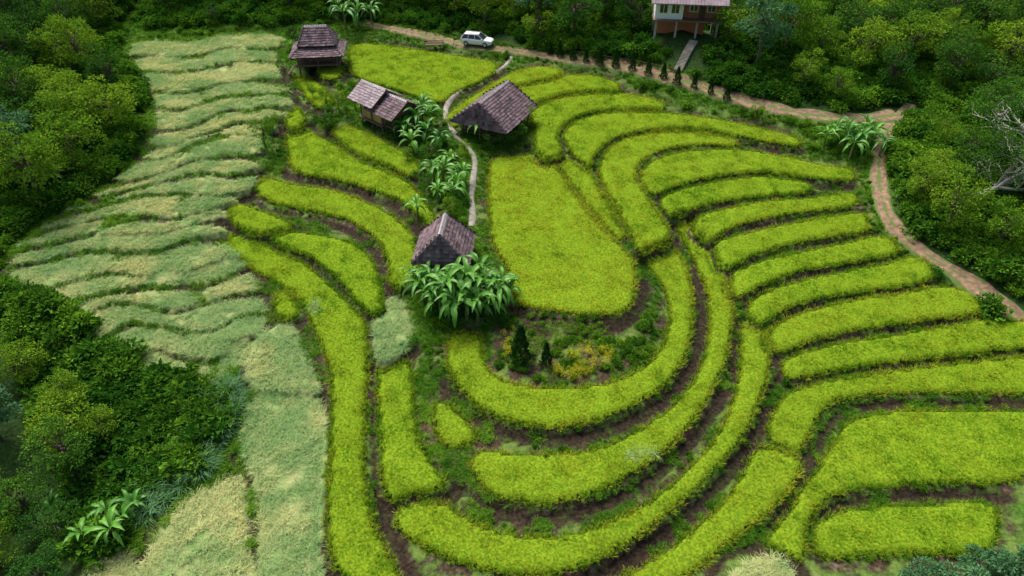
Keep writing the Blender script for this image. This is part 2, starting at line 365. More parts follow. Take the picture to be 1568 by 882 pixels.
def simple(name,a,b,scale=3,rough=.85,useR=True,bump=0,spec=.3):
    m,nt,N=mat(name); f=noi(nt,scale,4); f=rmp(nt,f,.3,.7)
    if useR: f=mth(nt,'ADD',mth(nt,'MULTIPLY',f,.4),mth(nt,'MULTIPLY',attr(nt,'rnd').outputs['Fac'],.6))
    c=mixc(nt,f,a,b); p=N('ShaderNodeBsdfPrincipled'); nt.links.new(c,p.inputs['Base Color']); p.inputs['Roughness'].default_value=rough
    p.inputs['Specular IOR Level'].default_value=spec
    if bump:
        bn=N('ShaderNodeBump'); bn.inputs['Strength'].default_value=bump; bn.inputs['Distance'].default_value=.05
        nt.links.new(noi(nt,scale*6,3),bn.inputs['Height']); nt.links.new(bn.outputs[0],p.inputs['Normal'])
    o=N('ShaderNodeOutputMaterial'); nt.links.new(p.outputs[0],o.inputs[0]); return m
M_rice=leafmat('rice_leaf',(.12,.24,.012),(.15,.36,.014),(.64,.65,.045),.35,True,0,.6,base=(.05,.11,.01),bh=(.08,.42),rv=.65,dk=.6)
M_straw=leafmat('cut_straw',(.20,.32,.10),(.32,.50,.19),(.72,.70,.32),.3,True,0,.6,rv=.55)
M_grass=leafmat('grass_blade',(.04,.13,.01),(.075,.22,.015),(.25,.45,.035),.3,True,rv=.6)
M_reed=leafmat('reed_blade',(.05,.14,.05),(.11,.26,.10),(.22,.42,.18),.3)
M_treeA=leafmat('broad_leaves',(.014,.055,.012),(.045,.15,.022),(.14,.31,.03),.25)
M_treeB=leafmat('bright_leaves',(.045,.13,.010),(.11,.28,.02),(.33,.49,.035),.3)
M_treeC=leafmat('bluish_leaves',(.03,.09,.04),(.09,.23,.09),(.20,.40,.16),.25)
M_bush=leafmat('bush_leaves',(.018,.065,.008),(.055,.18,.016),(.23,.45,.03),.3,True,rv=.6,dk=.6)
M_ban=leafmat('banana_leaves',(.03,.12,.015),(.06,.23,.025),(.20,.46,.055),.25,False,.3,rv=.5)
M_cyp=leafmat('cypress_leaves',(.01,.04,.01),(.025,.09,.015),(.045,.13,.02),.15)
M_flow=leafmat('yellow_flowers',(.3,.35,.02),(.55,.52,.03),(.7,.65,.05),.2)
M_bark=simple('bark',(.07,.05,.035),(.16,.12,.09),4)
M_bare=simple('pale_bark',(.28,.26,.22),(.5,.47,.42),3)
M_stem=simple('banana_stem',(.08,.13,.03),(.2,.22,.07),4)
M_shing=simple('roof_shingle',(.035,.024,.028),(.26,.18,.19),1.2)
M_metal=simple('roof_sheet',(.16,.115,.13),(.44,.36,.38),1.2)
M_ridge=simple('ridge_cap',(.36,.32,.32),(.62,.57,.57),5)
M_wood=simple('weathered_wood',(.06,.035,.025),(.20,.13,.09),5)
M_bamb=simple('bamboo_wall',(.3,.2,.06),(.52,.38,.14),5)
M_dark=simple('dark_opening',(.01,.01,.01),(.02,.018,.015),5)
M_conc=simple('concrete',(.22,.20,.16),(.40,.36,.30),1.5,.9,False,.3)
M_orng=simple('orange_wall',(.36,.12,.05),(.5,.2,.08),1)
M_whit=simple('white_paint',(.7,.7,.68),(.8,.8,.78),1)
M_carp=simple('car_paint',(.75,.76,.78),(.8,.81,.82),1,.25,False,0,.6)
M_glas=simple('car_glass',(.015,.018,.02),(.03,.035,.04),1,.08,False,0,.6)
M_tyre=simple('tyre',(.015,.015,.015),(.03,.03,.03),5)
M_red=simple('tail_lamp',(.4,.02,.02),(.5,.03,.02),5,.3)
def ground_mat():
    m,nt,N=mat('ground_cover'); a=attr(nt,'mask'); sep=N('ShaderNodeSeparateColor'); nt.links.new(a.outputs['Color'],sep.inputs[0])
    n1=noi(nt,.7,5); n2=noi(nt,4,4)
    gr=mixc(nt,rmp(nt,n2,.35,.65),(.035,.10,.010),(.09,.20,.018))
    gr=mixc(nt,rmp(nt,n1,.5,.78),gr,(.18,.20,.06))
    soil=mixc(nt,rmp(nt,n2,.3,.7),(.022,.015,.010),(.095,.062,.036))
    soil=mixc(nt,rmp(nt,noi(nt,1.7,4),.55,.75),soil,(.18,.15,.105))
    bank=mixc(nt,rmp(nt,n1,.48,.58),soil,gr)
    foot_col=mixc(nt,rmp(nt,n2,.35,.7),(.010,.007,.005),(.052,.034,.020))  # very dark brown tone for the strip along the terrace feet
    foot_col=mixc(nt,rmp(nt,n1,.62,.72),foot_col,(.035,.08,.012))
    stubc=mixc(nt,rmp(nt,n1,.4,.65),(.14,.25,.07),(.36,.36,.15))
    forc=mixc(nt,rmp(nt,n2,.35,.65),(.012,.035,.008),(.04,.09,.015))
    c=mixc(nt,sep.outputs['Green'],gr,bank); c=mixc(nt,attr(nt,'foot').outputs['Fac'],c,foot_col); c=mixc(nt,sep.outputs['Blue'],c,forc); c=mixc(nt,sep.outputs['Red'],c,stubc)
    p=N('ShaderNodeBsdfPrincipled'); nt.links.new(c,p.inputs['Base Color']); p.inputs['Roughness'].default_value=.9; p.inputs['Specular IOR Level'].default_value=.15
    bn=N('ShaderNodeBump'); bn.inputs['Strength'].default_value=.8; bn.inputs['Distance'].default_value=.15; nt.links.new(noi(nt,5,4),bn.inputs['Height']); nt.links.new(bn.outputs[0],p.inputs['Normal'])
    o=N('ShaderNodeOutputMaterial'); nt.links.new(p.outputs[0],o.inputs[0]); return m
M_ground=ground_mat()
def gridmesh(name,mask_cells,Zg,mt,col=None,ft=None):
    ny,nx=GX.shape; idx=np.arange(ny*nx).reshape(ny,nx)
    q=np.stack([idx[:-1,:-1],idx[:-1,1:],idx[1:,1:],idx[1:,:-1]],-1)[mask_cells]
    used=np.zeros(ny*nx,bool); used[q.ravel()]=True; rem=np.cumsum(used)-1
    V=np.stack([GX.ravel(),GY.ravel(),Zg.ravel()],1)[used]; q=rem[q]
    me=bpy.data.meshes.new(name); me.vertices.add(len(V)); me.vertices.foreach_set('co',V.astype(np.float32).ravel())
    me.loops.add(q.size); me.loops.foreach_set('vertex_index',q.ravel().astype(np.int32))
    me.polygons.add(len(q)); me.polygons.foreach_set('loop_start',(np.arange(len(q))*4).astype(np.int32)); me.polygons.foreach_set('loop_total',np.full(len(q),4,np.int32))
    me.polygons.foreach_set('use_smooth',np.ones(len(q),bool))
    if col is not None:
        a=me.attributes.new('mask','FLOAT_COLOR','POINT'); a.data.foreach_set('color',col.reshape(-1,4)[used].astype(np.float32).ravel())
        a=me.attributes.new('foot','FLOAT','POINT'); a.data.foreach_set('value',ft.ravel()[used].astype(np.float32))
    me.materials.append(mt); me.update(calc_edges=True); return obj(name,me)
near2=np.clip(blur(ricem,5)*3.4,0,1)
tight=blur(ricem,3)
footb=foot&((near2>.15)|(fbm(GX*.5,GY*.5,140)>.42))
col=np.zeros(GX.shape+(4,)); col[...,0]=stubm; col[...,1]=np.clip(near2+gard*.9,0,1); col[...,2]=fcol; col[...,3]=1
gridmesh('ground',np.ones((len(YS)-1,len(XS)-1),bool),Z,M_ground,col,footb*.92)
er=ricem&~con; er[1:-1,1:-1]=er[1:-1,1:-1]&ricem[:-2,1:-1]&ricem[2:,1:-1]&ricem[1:-1,:-2]&ricem[1:-1,2:]
cells=ricem[:-1,:-1]&ricem[1:,:-1]&ricem[:-1,1:]&ricem[1:,1:]&(owner[:-1,:-1]==owner[1:,1:])&(owner[1:,:-1]==owner[:-1,1:])&(owner[:-1,:-1]==owner[:-1,1:])
Zr=np.where(er,Z+.32+(fbm(GX*1.5,GY*1.5,4)-.45)*.14,Z+.03)
m,nt,N=mat('rice_stand')
c=mixc(nt,rmp(nt,noi(nt,6,4),.35,.65),(.07,.15,.008),(.22,.31,.016)); p=N('ShaderNodeBsdfDiffuse'); nt.links.new(c,p.inputs[0]); o=N('ShaderNodeOutputMaterial'); nt.links.new(p.outputs[0],o.inputs[0])
gridmesh('rice_terraces',cells,Zr,m)
# ---------------------------------------------------------------- scatter by geometry nodes
def scatter(name,P,rot,scl,tint,vid,protos):
    col_=bpy.data.collections.new(name+'_kinds')
    for k,me in enumerate(protos):
        o=bpy.data.objects.new('%s_kind_%d'%(name,k),me); col_.objects.link(o)
    me=bpy.data.meshes.new(name); me.vertices.add(len(P)); me.vertices.foreach_set('co',np.asarray(P,np.float32).ravel())
    a=me.attributes.new('rot','FLOAT_VECTOR','POINT'); a.data.foreach_set('vector',np.asarray(rot,np.float32).ravel())
    a=me.attributes.new('scl','FLOAT','POINT'); a.data.foreach_set('value',np.asarray(scl,np.float32))
    a=me.attributes.new('tint','FLOAT','POINT'); a.data.foreach_set('value',np.asarray(tint,np.float32))
    a=me.attributes.new('vid','INT','POINT'); a.data.foreach_set('value',np.asarray(vid,np.int32))
    ob=obj(name,me); ng=bpy.data.node_groups.new(name,'GeometryNodeTree')
    ng.interface.new_socket('Geometry',in_out='INPUT',socket_type='NodeSocketGeometry'); ng.interface.new_socket('Geometry',in_out='OUTPUT',socket_type='NodeSocketGeometry')
    gi=ng.nodes.new('NodeGroupInput'); go=ng.nodes.new('NodeGroupOutput'); ip=ng.nodes.new('GeometryNodeInstanceOnPoints'); ci=ng.nodes.new('GeometryNodeCollectionInfo')
    ci.inputs['Collection'].default_value=col_; ci.inputs['Separate Children'].default_value=True
    ip.inputs['Pick Instance'].default_value=True
    def na(n,t):
        x=ng.nodes.new('GeometryNodeInputNamedAttribute'); x.data_type=t; x.inputs['Name'].default_value=n
        return [s for s in x.outputs if s.enabled and s.name=='Attribute'][0]
    L=ng.links.new
    L(gi.outputs[0],ip.inputs['Points']); L(ci.outputs[0],ip.inputs['Instance']); L(na('vid','INT'),ip.inputs['Instance Index'])
    L(na('rot','FLOAT_VECTOR'),ip.inputs['Rotation']); L(na('scl','FLOAT'),ip.inputs['Scale']); L(ip.outputs[0],go.inputs[0])
    md=ob.modifiers.new('scatter','NODES'); md.node_group=ng; return ob
def blades(n,h,w,spread,lean,mt,droop=.4,r0=.06,segs=3,name='tuft'):
    mb=MB()
    for i in range(n):
        a=random.uniform(0,2*math.pi); b=np.array([math.cos(a),math.sin(a),0]); r=random.uniform(0,r0); L=h*random.uniform(.7,1.15)
        ln=random.uniform(.1,1)*lean; sd=np.array([-b[1],b[0],0]); V=[]
        for k in range(segs+1):
            t=k/segs; out=ln*t+spread*t*t; z=t*(1-droop*t*t*random.uniform(.6,1.2)); ww=w*(1-t*.8)
            c=b*(r+L*out)+np.array([0,0,L*z]); V+= [c-sd*ww/2,c+sd*ww/2]
        mb.add(V,[(2*k,2*k+1,2*k+3,2*k+2) for k in range(segs)],0,random.random())
    return mb.mesh(name,[mt])
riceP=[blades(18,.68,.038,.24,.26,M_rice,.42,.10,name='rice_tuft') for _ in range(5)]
strawP=[blades(13,.42,.032,.5,1.1,M_straw,.7,.12,name='straw_tuft') for _ in range(5)]
grassP=[blades(14,.34,.04,.35,.6,M_grass,.4,.16,name='grass_tuft') for _ in range(5)]
reedP=[blades(26,1.7,.07,.45,.4,M_reed,.55,.25,4,name='reed_clump') for _ in range(3)]
P=[];T=[]; PS=[];TS=[]
PATCH=[(982,692,26,8,4.0),(482,466,8,12,4.3)]
for i,r in enumerate(R):
    w=WP[i]; x0,y0=w.min(0);x1,y1=w.max(0); sp=.245 if r[0]=='rice' else .24
    xx,yy=np.meshgrid(np.arange(x0-1,x1+1,sp),np.arange(y0-1,y1+1,sp))
    x=xx.ravel()+rng.uniform(-.10,.10,xx.size); y=yy.ravel()+rng.uniform(-.10,.10,xx.size)
    k=pip(w,x,y); x=x[k];y=y[k]; j,ii=own(x,y); o=owner[j,ii]; k=(o==i)|(o==-1); x=x[k];y=y[k]
    if r[0]=='rice':
        o=owner[own(x,y)]; z=np.where(o==i,np.minimum(HAT(x,y)-.04,r[1]-.62),r[1]-.70)+(fbm(x*.9,y*.9,9)-.45)*.32
        P.append(np.stack([x,y,z],1)); T.append(np.clip(r[2]*.8-.02+.5*(fbm(x*.25,y*.25,8)-.45)*2+.25*(fbm(x*1.3,y*1.3,88)-.45)*2,0,1))
        for (u,v,a_,b_,hh) in PATCH:
            if abs(hh-r[1])<.01:
                th=np.linspace(0,6.28,16)[:-1]; pw=unproj(np.stack([u+a_*np.cos(th),v+b_*np.sin(th)],1),hh); q=pip(pw,x,y)&(rng.random(len(x))<.55)
                if q.any(): PS.append(np.stack([x[q],y[q],np.full(q.sum(),hh-.34)],1)); TS.append(np.full(q.sum(),.2))
    else:
        z=np.full(len(x),r[1]-.14)
        k=fbm(x*.9,y*.9,31)<.64; PS.append(np.stack([x,y,z],1)[k]); TS.append(np.clip(r[2]+(fbm(x*.35,y*.35,18)-.47)*2.6,0,1)[k])
P=np.vstack(P);T=np.concatenate(T);n=len(P)
print('rice',n)
def rr(n,t=.15): return np.stack([rng.normal(0,t,n),rng.normal(0,t,n),rng.uniform(0,6.28,n)],1)
# gentle common lean of the ripe crop, changing across the fields
la=fbm(P[:,0]*.12,P[:,1]*.12,55)*12; rt=rr(n,.12); rt[:,0]+=.22*np.cos(la); rt[:,1]+=.22*np.sin(la)
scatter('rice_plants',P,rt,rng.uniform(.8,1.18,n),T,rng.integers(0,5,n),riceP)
PS=np.vstack(PS);TS=np.concatenate(TS);n=len(PS); print('straw',n)
rs=np.stack([rng.normal(0,.15,n)+.35,rng.normal(0,.15,n),fbm(PS[:,0]*.2,PS[:,1]*.2,3)*9+rng.normal(0,.5,n)],1)
scatter('cut_rice_straw',PS,rs,rng.uniform(.65,1.3,n),TS,rng.integers(0,5,n),strawP)
def rand_in(n):
    y=rng.uniform(24,125,n); x=rng.uniform(-1,1,n)*(y*.78+8); return x,y
x,y=rand_in(240000); j,i=own(x,y)
ok=(owner[j,i]<0)&(rd[j,i]>.7)&(fd[j,i]>.45)&(y<122)&(np.abs(x)<77)
bankp=near2[j,i]; fo=fcol[j,i]; ft=footb[j,i]
nn=fbm(x*.55,y*.55,40)
keep=ok&((fo<.5))&(((bankp>.15)&(nn>.42))|((bankp<=.15)&(rng.random(len(x))<.8)))&~gard[j,i]&(~ft|(nn>.58))
x=x[keep];y=y[keep];bk=bankp[keep];n=len(x);print('grass',n)
tt=np.clip((fbm(x*.15,y*.15,50)-.25)*1.5+rng.normal(0,.14,n)-.12*bk,0,1)
scatter('grass',np.stack([x,y,HAT(x,y)-.03],1),rr(n,.2),rng.uniform(.6,1.4,n)*(1-.2*bk),tt,rng.integers(0,5,n),grassP)
# ---------------------------------------------------------------- foliage protos
def leafcloud(mb,c,r,n,ls,mt,flat=.75,drop=.15):
    d=rng.normal(size=(n,3)); d[:,2]+=.35; d/=np.linalg.norm(d,axis=1,keepdims=True)
    rad=r*rng.uniform(.6,1.08,(n,1)); C=np.array(c)+d*rad*np.array([1,1,flat])
    D=d+rng.normal(size=(n,3))*.6; D[:,2]-=drop
    mb.leaves(C,D,ls*rng.uniform(.6,1.3,n),ls*.62*rng.uniform(.7,1.2,n),mt)
def bush(mt,n=6,lf=60,ls=.22):
    mb=MB()
    for k in range(n):
        a=random.uniform(0,6.28);q=random.uniform(0,.6); leafcloud(mb,(q*math.cos(a),q*math.sin(a),random.uniform(.25,.75)),random.uniform(.3,.5),lf,ls,0)
    return mb.mesh('bush',[mt])
def tree(name,mt,H,Rc,ncl,lf,ls,crown0=.4,flat=.75,bark=M_bark,tall=1.,clr=(.22,.44),lean=0):
    mb=MB(); top=np.array([lean,random.uniform(-.3,.3),H*.72])
    tp=[np.array([0,0,-1.]),np.array([0,0,0.]),np.array([lean*.3,.1,H*.25]),np.array([lean*.6,-.1,H*.5]),top]
    mb.tube(tp,[.28*H/8,.22*H/8,.17*H/8,.13*H/8,.05],7,0)
    zc=H*(crown0+(1-crown0)*.5)
    for k in range(ncl):
        for _ in range(20):
            d=rng.normal(size=3); d/=np.linalg.norm(d); q=rng.uniform(.35,1.15)**.6
            c=np.array([d[0]*Rc*q+lean,d[1]*Rc*q,zc+d[2]*H*(1-crown0)*.5*q*tall])
            if c[2]>H*crown0*.75: break
        b=tp[2]+(tp[4]-tp[2])*random.uniform(.1,1); mid=(b+c)/2+np.array([0,0,.25])
        mb.tube([b,mid,c],[.075*H/8,.05*H/8,.02],5,0)
        leafcloud(mb,c,Rc*random.uniform(*clr),lf,ls,1,flat)
    return mb.mesh(name,[bark,mt])
bushP=[bush(M_bush) for _ in range(4)]+[bush(M_bush,8,45,.32) for _ in range(2)]
T_A=[tree('broadleaf',M_treeA,9,3.0,26,110,.36,lean=.8),tree('broadleaf',M_treeA,9,3.3,24,105,.36)]+[tree('broadleaf',M_treeA,10.5,2.6,28,105,.32,.3,tall=1.1)]
T_B=[tree('bright_tree',M_treeB,7.5,2.8,22,110,.33,.3,lean=.6),tree('bright_tree',M_treeB,8.5,2.5,22,110,.3,.3)]
T_C=[tree('bluish_tree',M_treeC,9,2.9,22,105,.40,.4,.45) for _ in range(2)]
T_S=[tree('small_tree',M_treeB,3.6,1.2,14,70,.18,.35) for _ in range(2)]+[tree('small_tree',M_treeA,3.6,1.3,16,80,.2,.3)]
def bamboo():
    mb=MB()
    for k in range(22):
        a=random.uniform(0,6.28); b=np.array([math.cos(a),math.sin(a),0]); L=random.uniform(5,8); o_=random.uniform(.15,.45)
        pts=[b*.3+b*L*o_*t*t*1.3+np.array([0,0,L*(t-.38*t**3)]) for t in np.linspace(0,1,6)]
        mb.tube(pts,[.05,.045,.04,.03,.02,.01],4,0)
        for t in range(2,6):
            n=34; C=np.array(pts[t])+rng.normal(size=(n,3))*.35; D=rng.normal(size=(n,3))*.6+b; D[:,2]-=.5
            mb.leaves(C,D,.42*rng.uniform(.6,1.2,n),.09,1)
    return mb.mesh('bamboo',[M_stem,M_treeB])
BMB=[bamboo(),bamboo()]
def banana(seed,nl=10,h=1.6,L=2.3):
    rs=random.Random(seed); mb=MB(); mb.tube([(0,0,-.4),(0.02,0,h*.5),(0,0.03,h)],[.14,.12,.07],7,0)
    for k in range(nl):
        az=k*2.4+rs.uniform(-.3,.3); el=rs.uniform(.3,1.4); ll=L*rs.uniform(.65,1.1); W=.48*rs.uniform(.75,1.15)
        p=np.array([0,0,h*rs.uniform(.85,1.02)]); seg=12; pts=[p]; e=el
        for s in range(seg):
            p=p+ll/seg*np.array([math.cos(az)*math.cos(e),math.sin(az)*math.cos(e),math.sin(e)]); e-=rs.uniform(.12,.24)*(1 if s>1 else .4); pts.append(p)
        sd=np.array([-math.sin(az),math.cos(az),0]); tw=rs.uniform(-.3,.3)
        V=[]
        for s,q in enumerate(pts):
            t=s/seg; w=W*max(0.04,(math.sin(math.pi*min(1,max(0,(t-.12)/.9))**.75) if t>.12 else .05))
            j1=1-rs.uniform(0,.4)*(rs.random()<.5);j2=1-rs.uniform(0,.4)*(rs.random()<.5); up=np.array([0,0,.35*w])
            V+=[q-sd*w*.5*j1+up*(1-tw),q,q+sd*w*.5*j2+up*(1+tw)]
        mb.add(V,[(3*s,3*s+1,3*s+4,3*s+3) for s in range(seg)]+[(3*s+1,3*s+2,3*s+5,3*s+4) for s in range(seg)],1,rs.random())
    return mb.mesh('banana',[M_stem,M_ban],True)
BAN=[banana(1,11),banana(2,11,2.0,2.5),banana(3,12,1.3,2.0),banana(4,10,2.3,2.4)]
def cypress(h,r,n):
    mb=MB(); mb.tube([(0,0,-.2),(0,0,h*.9)],[.05,.015],5,0)
    z=rng.uniform(.03,1,n)**1.1; a=rng.uniform(0,6.28,n); rad=r*(1-z)**.75*rng.uniform(.6,1.1,n)*(1+.25*np.sin(a*3+z*14))
    C=np.stack([rad*np.cos(a),rad*np.sin(a),z*h],1); D=np.stack([np.cos(a)*.5,np.sin(a)*.5,np.ones(n)],1)+rng.normal(size=(n,3))*.25
    mb.leaves(C,D,.22*rng.uniform(.6,1.2,n),.09,1); return mb.mesh('cypress',[M_bark,M_cyp])
CYP=[cypress(2.2,.5,900),cypress(2.4,.45,900)]
def gp(u,v,n=1): return march([u],[v])[0]
def put(name,me,u,v,sc=1,rz=None,dz=0):
    p=gp(u,v); return obj(name,me,(p[0],p[1],p[2]+dz),random.uniform(0,6.28) if rz is None else rz,sc)
hse=gp(1047,46); sa=gp(1037,112); sb=gp(1062,66)
def dseg(x,y,a,b):
    d=b[:2]-a[:2]; t=np.clip(((x-a[0])*d[0]+(y-a[1])*d[1])/np.dot(d,d),0,1); return np.hypot(x-a[0]-t*d[0],y-a[1]-t*d[1])
x,y=rand_in(17000); j,i=own(x,y)
k=(fcol[j,i]>.5)&(rd[j,i]>1.5)&(fd[j,i]>1)&(np.abs(x)<76)&(np.hypot(x-hse[0],y-hse[1])>5.0)&(dseg(x,y,sa,sb)>2.2); x=x[k];y=y[k]
n=len(x);print('bush',n)
scatter('undergrowth',np.stack([x,y,HAT(x,y)-.1],1),rr(n,.15),rng.uniform(.7,1.8,n),np.clip((fbm(x*.12,y*.12,60)-.28)*1.7+rng.normal(0,.2,n),0,1),rng.integers(0,6,n),bushP)
x,y=rand_in(14000); j,i=own(x,y)
k=(owner[j,i]<0)&(near[j,i]<.3)&(fcol[j,i]<.5)&(rd[j,i]>1.6)&(fd[j,i]>.8)&~gard[j,i]&(np.abs(x)<76)&(fbm(x*.2,y*.2,70)>.40)
x=x[k];y=y[k]; n=len(x);print('shrub',n)
scatter('shrubs',np.stack([x,y,HAT(x,y)-.1],1),rr(n,.15),rng.uniform(.3,.85,n),rng.uniform(.1,.9,n),rng.integers(0,6,n),bushP)
x,y=rand_in(26000); j,i=own(x,y)
k=(owner[j,i]<0)&(((near2[j,i]>.2)&(fbm(x*.35,y*.35,170)>.50)&~footb[j,i])|((rd[j,i]<2.2)&(rd[j,i]>.85)))&(fcol[j,i]<.7)&(fd[j,i]>.6)&~gard[j,i]&(np.abs(x)<76)
x=x[k];y=y[k]; n=len(x);print('weeds',n)
scatter('bank_weeds',np.stack([x,y,HAT(x,y)-.06],1),rr(n,.2),rng.uniform(.15,.36,n),rng.uniform(0,1,n),rng.integers(0,6,n),bushP)
x,y=rand_in(60000); w=unproj([(205,790),(235,745),(280,700),(300,655),(330,615),(375,610),(378,640),(350,690),(330,735),(280,760),(240,800)],1.5)
k=pip(w,x,y); x=x[k];y=y[k]; n=len(x); scatter('tall_reeds',np.stack([x,y,HAT(x,y)],1)[:900],rr(n,.25)[:900],rng.uniform(.6,1.1,n)[:900],np.zeros(n)[:900],rng.integers(0,3,n)[:900],reedP)
bt=[gp(1470,312),gp(1540,300)]
TP=[([(-150,-80),(150,-80),(215,10),(170,110),(200,160),(190,215),(130,275),(60,310),(-40,350),(-150,380)],6,4.1,(0.7,1.15)),
([(-120,600),(-20,590),(60,600),(150,640),(210,690),(180,740),(110,800),(90,960),(-120,1000)],0,3.2,(.42,.75)),
([(225,-110),(1750,-110),(1750,120),(1500,130),(1420,130),(1300,150),(1180,115),(1100,85),(980,62),(880,55),(800,48),(700,30),(560,18),(440,18),(225,20)],9.5,4.1,(.55,1.1)),
([(1400,260),(1440,215),(1560,190),(1750,170),(1750,640),(1700,540),(1620,470),(1530,410),(1460,370),(1400,320)],6,3.8,(.5,.85))]
placed=[]; cnt=0
for ti,(poly,h,sp,(s0,s1)) in enumerate(TP):
    w=unproj(poly,h); x0,y0=w.min(0);x1,y1=w.max(0)
    X=rng.uniform(x0,x1,5000);Y=rng.uniform(y0,min(y1,148),5000); k=pip(w,X,Y)
    for a,b in zip(X[k],Y[k]):
        if math.hypot(a-hse[0],b-hse[1])<7.5 or (abs(a-hse[0])<6.5 and b<hse[1]+2 and b>hse[1]-25 ): continue
        if any(math.hypot(a-q[0],b-q[1])<(5.0 if b<q[1] else 3.0) for q in bt): continue
        if any((a-c)**2+(b-d)**2<sp*sp for c,d in placed): continue
        jj,ii=own(np.array([a]),np.array([b]))
        if rd[jj[0],ii[0]]<3: continue
        placed.append((a,b)); f=vnoise(np.array([a/12]),np.array([b/12]),77)[0]; g=f*.5+random.random()*.5
        if g<.42: m,nm=random.choice(T_A),'broadleaf_tree'
        elif g<.70: m,nm=random.choice(T_B),'bright_leaved_tree'
        elif g<.82: m,nm=random.choice(T_C),'feathery_tree'
        else: m,nm=random.choice(BMB),'bamboo_clump'
        s=random.uniform(s0,s1); obj(nm,m,(a,b,float(HAT(a,b))-.3),random.uniform(0,6.28),(s,s,s*random.uniform(.8,1.1))); cnt+=1
print('trees',cnt)
for u,v,s in [(408,228,1.1),(420,205,.7),(500,205,1.0),(503,172,.8),(520,172,.7),(825,70,1.6),(1155,188,.7),(330,40,1),(455,70,.8),(975,60,1.5),(1110,75,1.5),
 (605,205,.8),(625,250,.6),(660,250,.8),(700,258,.7),(690,335,.6),(660,300,.7),(545,168,.6),(480,152,.6),(792,212,.7),(808,196,.7),(772,224,.6),(752,228,.6),(612,190,.9),(532,180,.7),(648,395,.6),(712,240,.5),(675,225,.9),(645,280,.6),(785,222,.6),(800,214,.5)]:
    put('small_tree',random.choice(T_S),u,v,s)
for u,v,s in [(648,465,1.05),(660,480,.95),(676,488,1.05),(698,498,1.1),(715,490,1.2),(732,496,1.0),(748,485,1.1),(765,468,1.05),(690,460,1.1),(720,462,1.3),(748,452,1.0),(668,455,1.05),(705,475,1.2),(638,450,.85),(735,440,1.0),(770,450,.9),(655,445,.9),(685,480,1.2),(742,470,1.2),(760,480,.9),(700,445,1),(780,470,.75),
 (620,215,1.1),(640,205,1.1),(655,220,1.),(632,235,1.),(660,200,1),(675,235,.9),(735,215,.8),(680,285,1.),(700,295,.95),(665,280,.9),(690,260,.9),(710,280,.8),(672,310,.9),(695,315,.8),(648,190,1.1),(628,195,1),
 (1290,225,1.1),(1310,235,1.1),(1330,225,1.1),(1275,215,1),(1345,240,.9),(1300,245,1.),(1260,228,.8),(1320,215,1),(160,815,.7),(185,835,.8),(215,790,.75),(175,800,.7),(140,840,.7),(200,815,.7),(530,45,1.3),(550,42,1.3),(570,38,1.1),(520,30,1.3),(545,28,1.3),(90,790,.7),(60,300,1),(90,290,1),(1330,60,1.1),(1290,60,1.1),(640,335,.7)]:
    put('banana_plant',random.choice(BAN),u,v,s)
for u,v in [(857,88),(877,92),(897,97),(918,101),(942,105),(968,109),(992,116),(1015,122),(1036,130),(1062,137),(1087,146),(1112,154),(842,84)]:
    put('cypress_tree',random.choice(CYP),u,v,random.uniform(.75,1.1))
put('cypress_tree',CYP[0],797,553,1.55); put('cypress_tree',CYP[1],836,562,1.0)
x,y=rand_in(60000); w=unproj(GARD,4.6); k=pip(w,x,y); x=x[k];y=y[k]
j,i=own(x,y); k=(owner[j,i]<0); x=x[k];y=y[k]
f=fbm(x*.5,y*.5,90); k=(f>.52)|(rng.random(len(x))<.06); x=x[k][:200];y=y[k][:200]; n=len(x)
scatter('garden_shrubs',np.stack([x,y,HAT(x,y)-.05],1),rr(n),rng.uniform(.25,.5,n),rng.uniform(.2,1,n),rng.integers(0,6,n),bushP)
x,y=rand_in(200000); w=unproj([(800,500),(870,500),(930,505),(925,528),(860,530),(805,535)],4.6); k=pip(w,x,y); x=x[k];y=y[k]; n=len(x)
scatter('garden_lawn',np.stack([x,y,HAT(x,y)-.05],1),rr(n),rng.uniform(.5,.8,n),rng.uniform(.5,1,n),rng.integers(0,5,n),grassP)
FL=[bush(M_flow,4,20,.11) for _ in range(2)]
x,y=rand_in(60000); w=unproj([(850,545),(900,530),(945,535),(900,572),(850,575)],4.8); k=pip(w,x,y); w2=unproj([(765,510),(790,500),(790,540),(770,545)],4.8); k|=pip(w2,x,y); x=x[k][:110];y=y[k][:110]; n=len(x)
scatter('flower_bed',np.stack([x,y,HAT(x,y)+.2],1),rr(n),rng.uniform(.35,.65,n),rng.uniform(0,1,n),rng.integers(0,2,n),FL)
def baretree(seed):
    global rng
    keep_=rng; rng=np.random.default_rng(seed); mb=MB()
    def br(p,d,L,r,dep):
        pts=[p];q=p;dd=d
        for s in range(4):
            dd=dd+rng.normal(size=3)*.22; dd[2]+=.02; dd=dd/np.linalg.norm(dd); q=q+dd*L/4; pts.append(q)
        mb.tube(pts,[r*(1-.12*s) for s in range(5)],6 if dep>2 else 4,0)
        if dep==0:
            leafcloud(mb,q,.75,42,.26,1,.6)
            return
        for k in range(3 if dep>1 else 2):
            nd=dd+rng.normal(size=3)*.65; nd[2]=abs(nd[2])*.6; br(pts[random.randint(2,4)],nd/np.linalg.norm(nd),L*.76,r*.62,dep-1)
    br(np.array([0,0,-.5]),np.array([-.15,-.1,1.]),4.2,.34,5); rng=keep_; return mb.mesh('bare',[M_bare,M_treeA])
obj('pale_branched_tree',baretree(3),tuple(bt[0]),1.0,.95); obj('pale_branched_tree',baretree(5),tuple(bt[1]),3.0,1.05)
for u,v,s in [(1440,960,.55),(1520,950,.6),(1390,930,.42),(1560,940,.6),(1480,925,.5)]:
    put('feathery_tree',T_C[0],u,v,s)
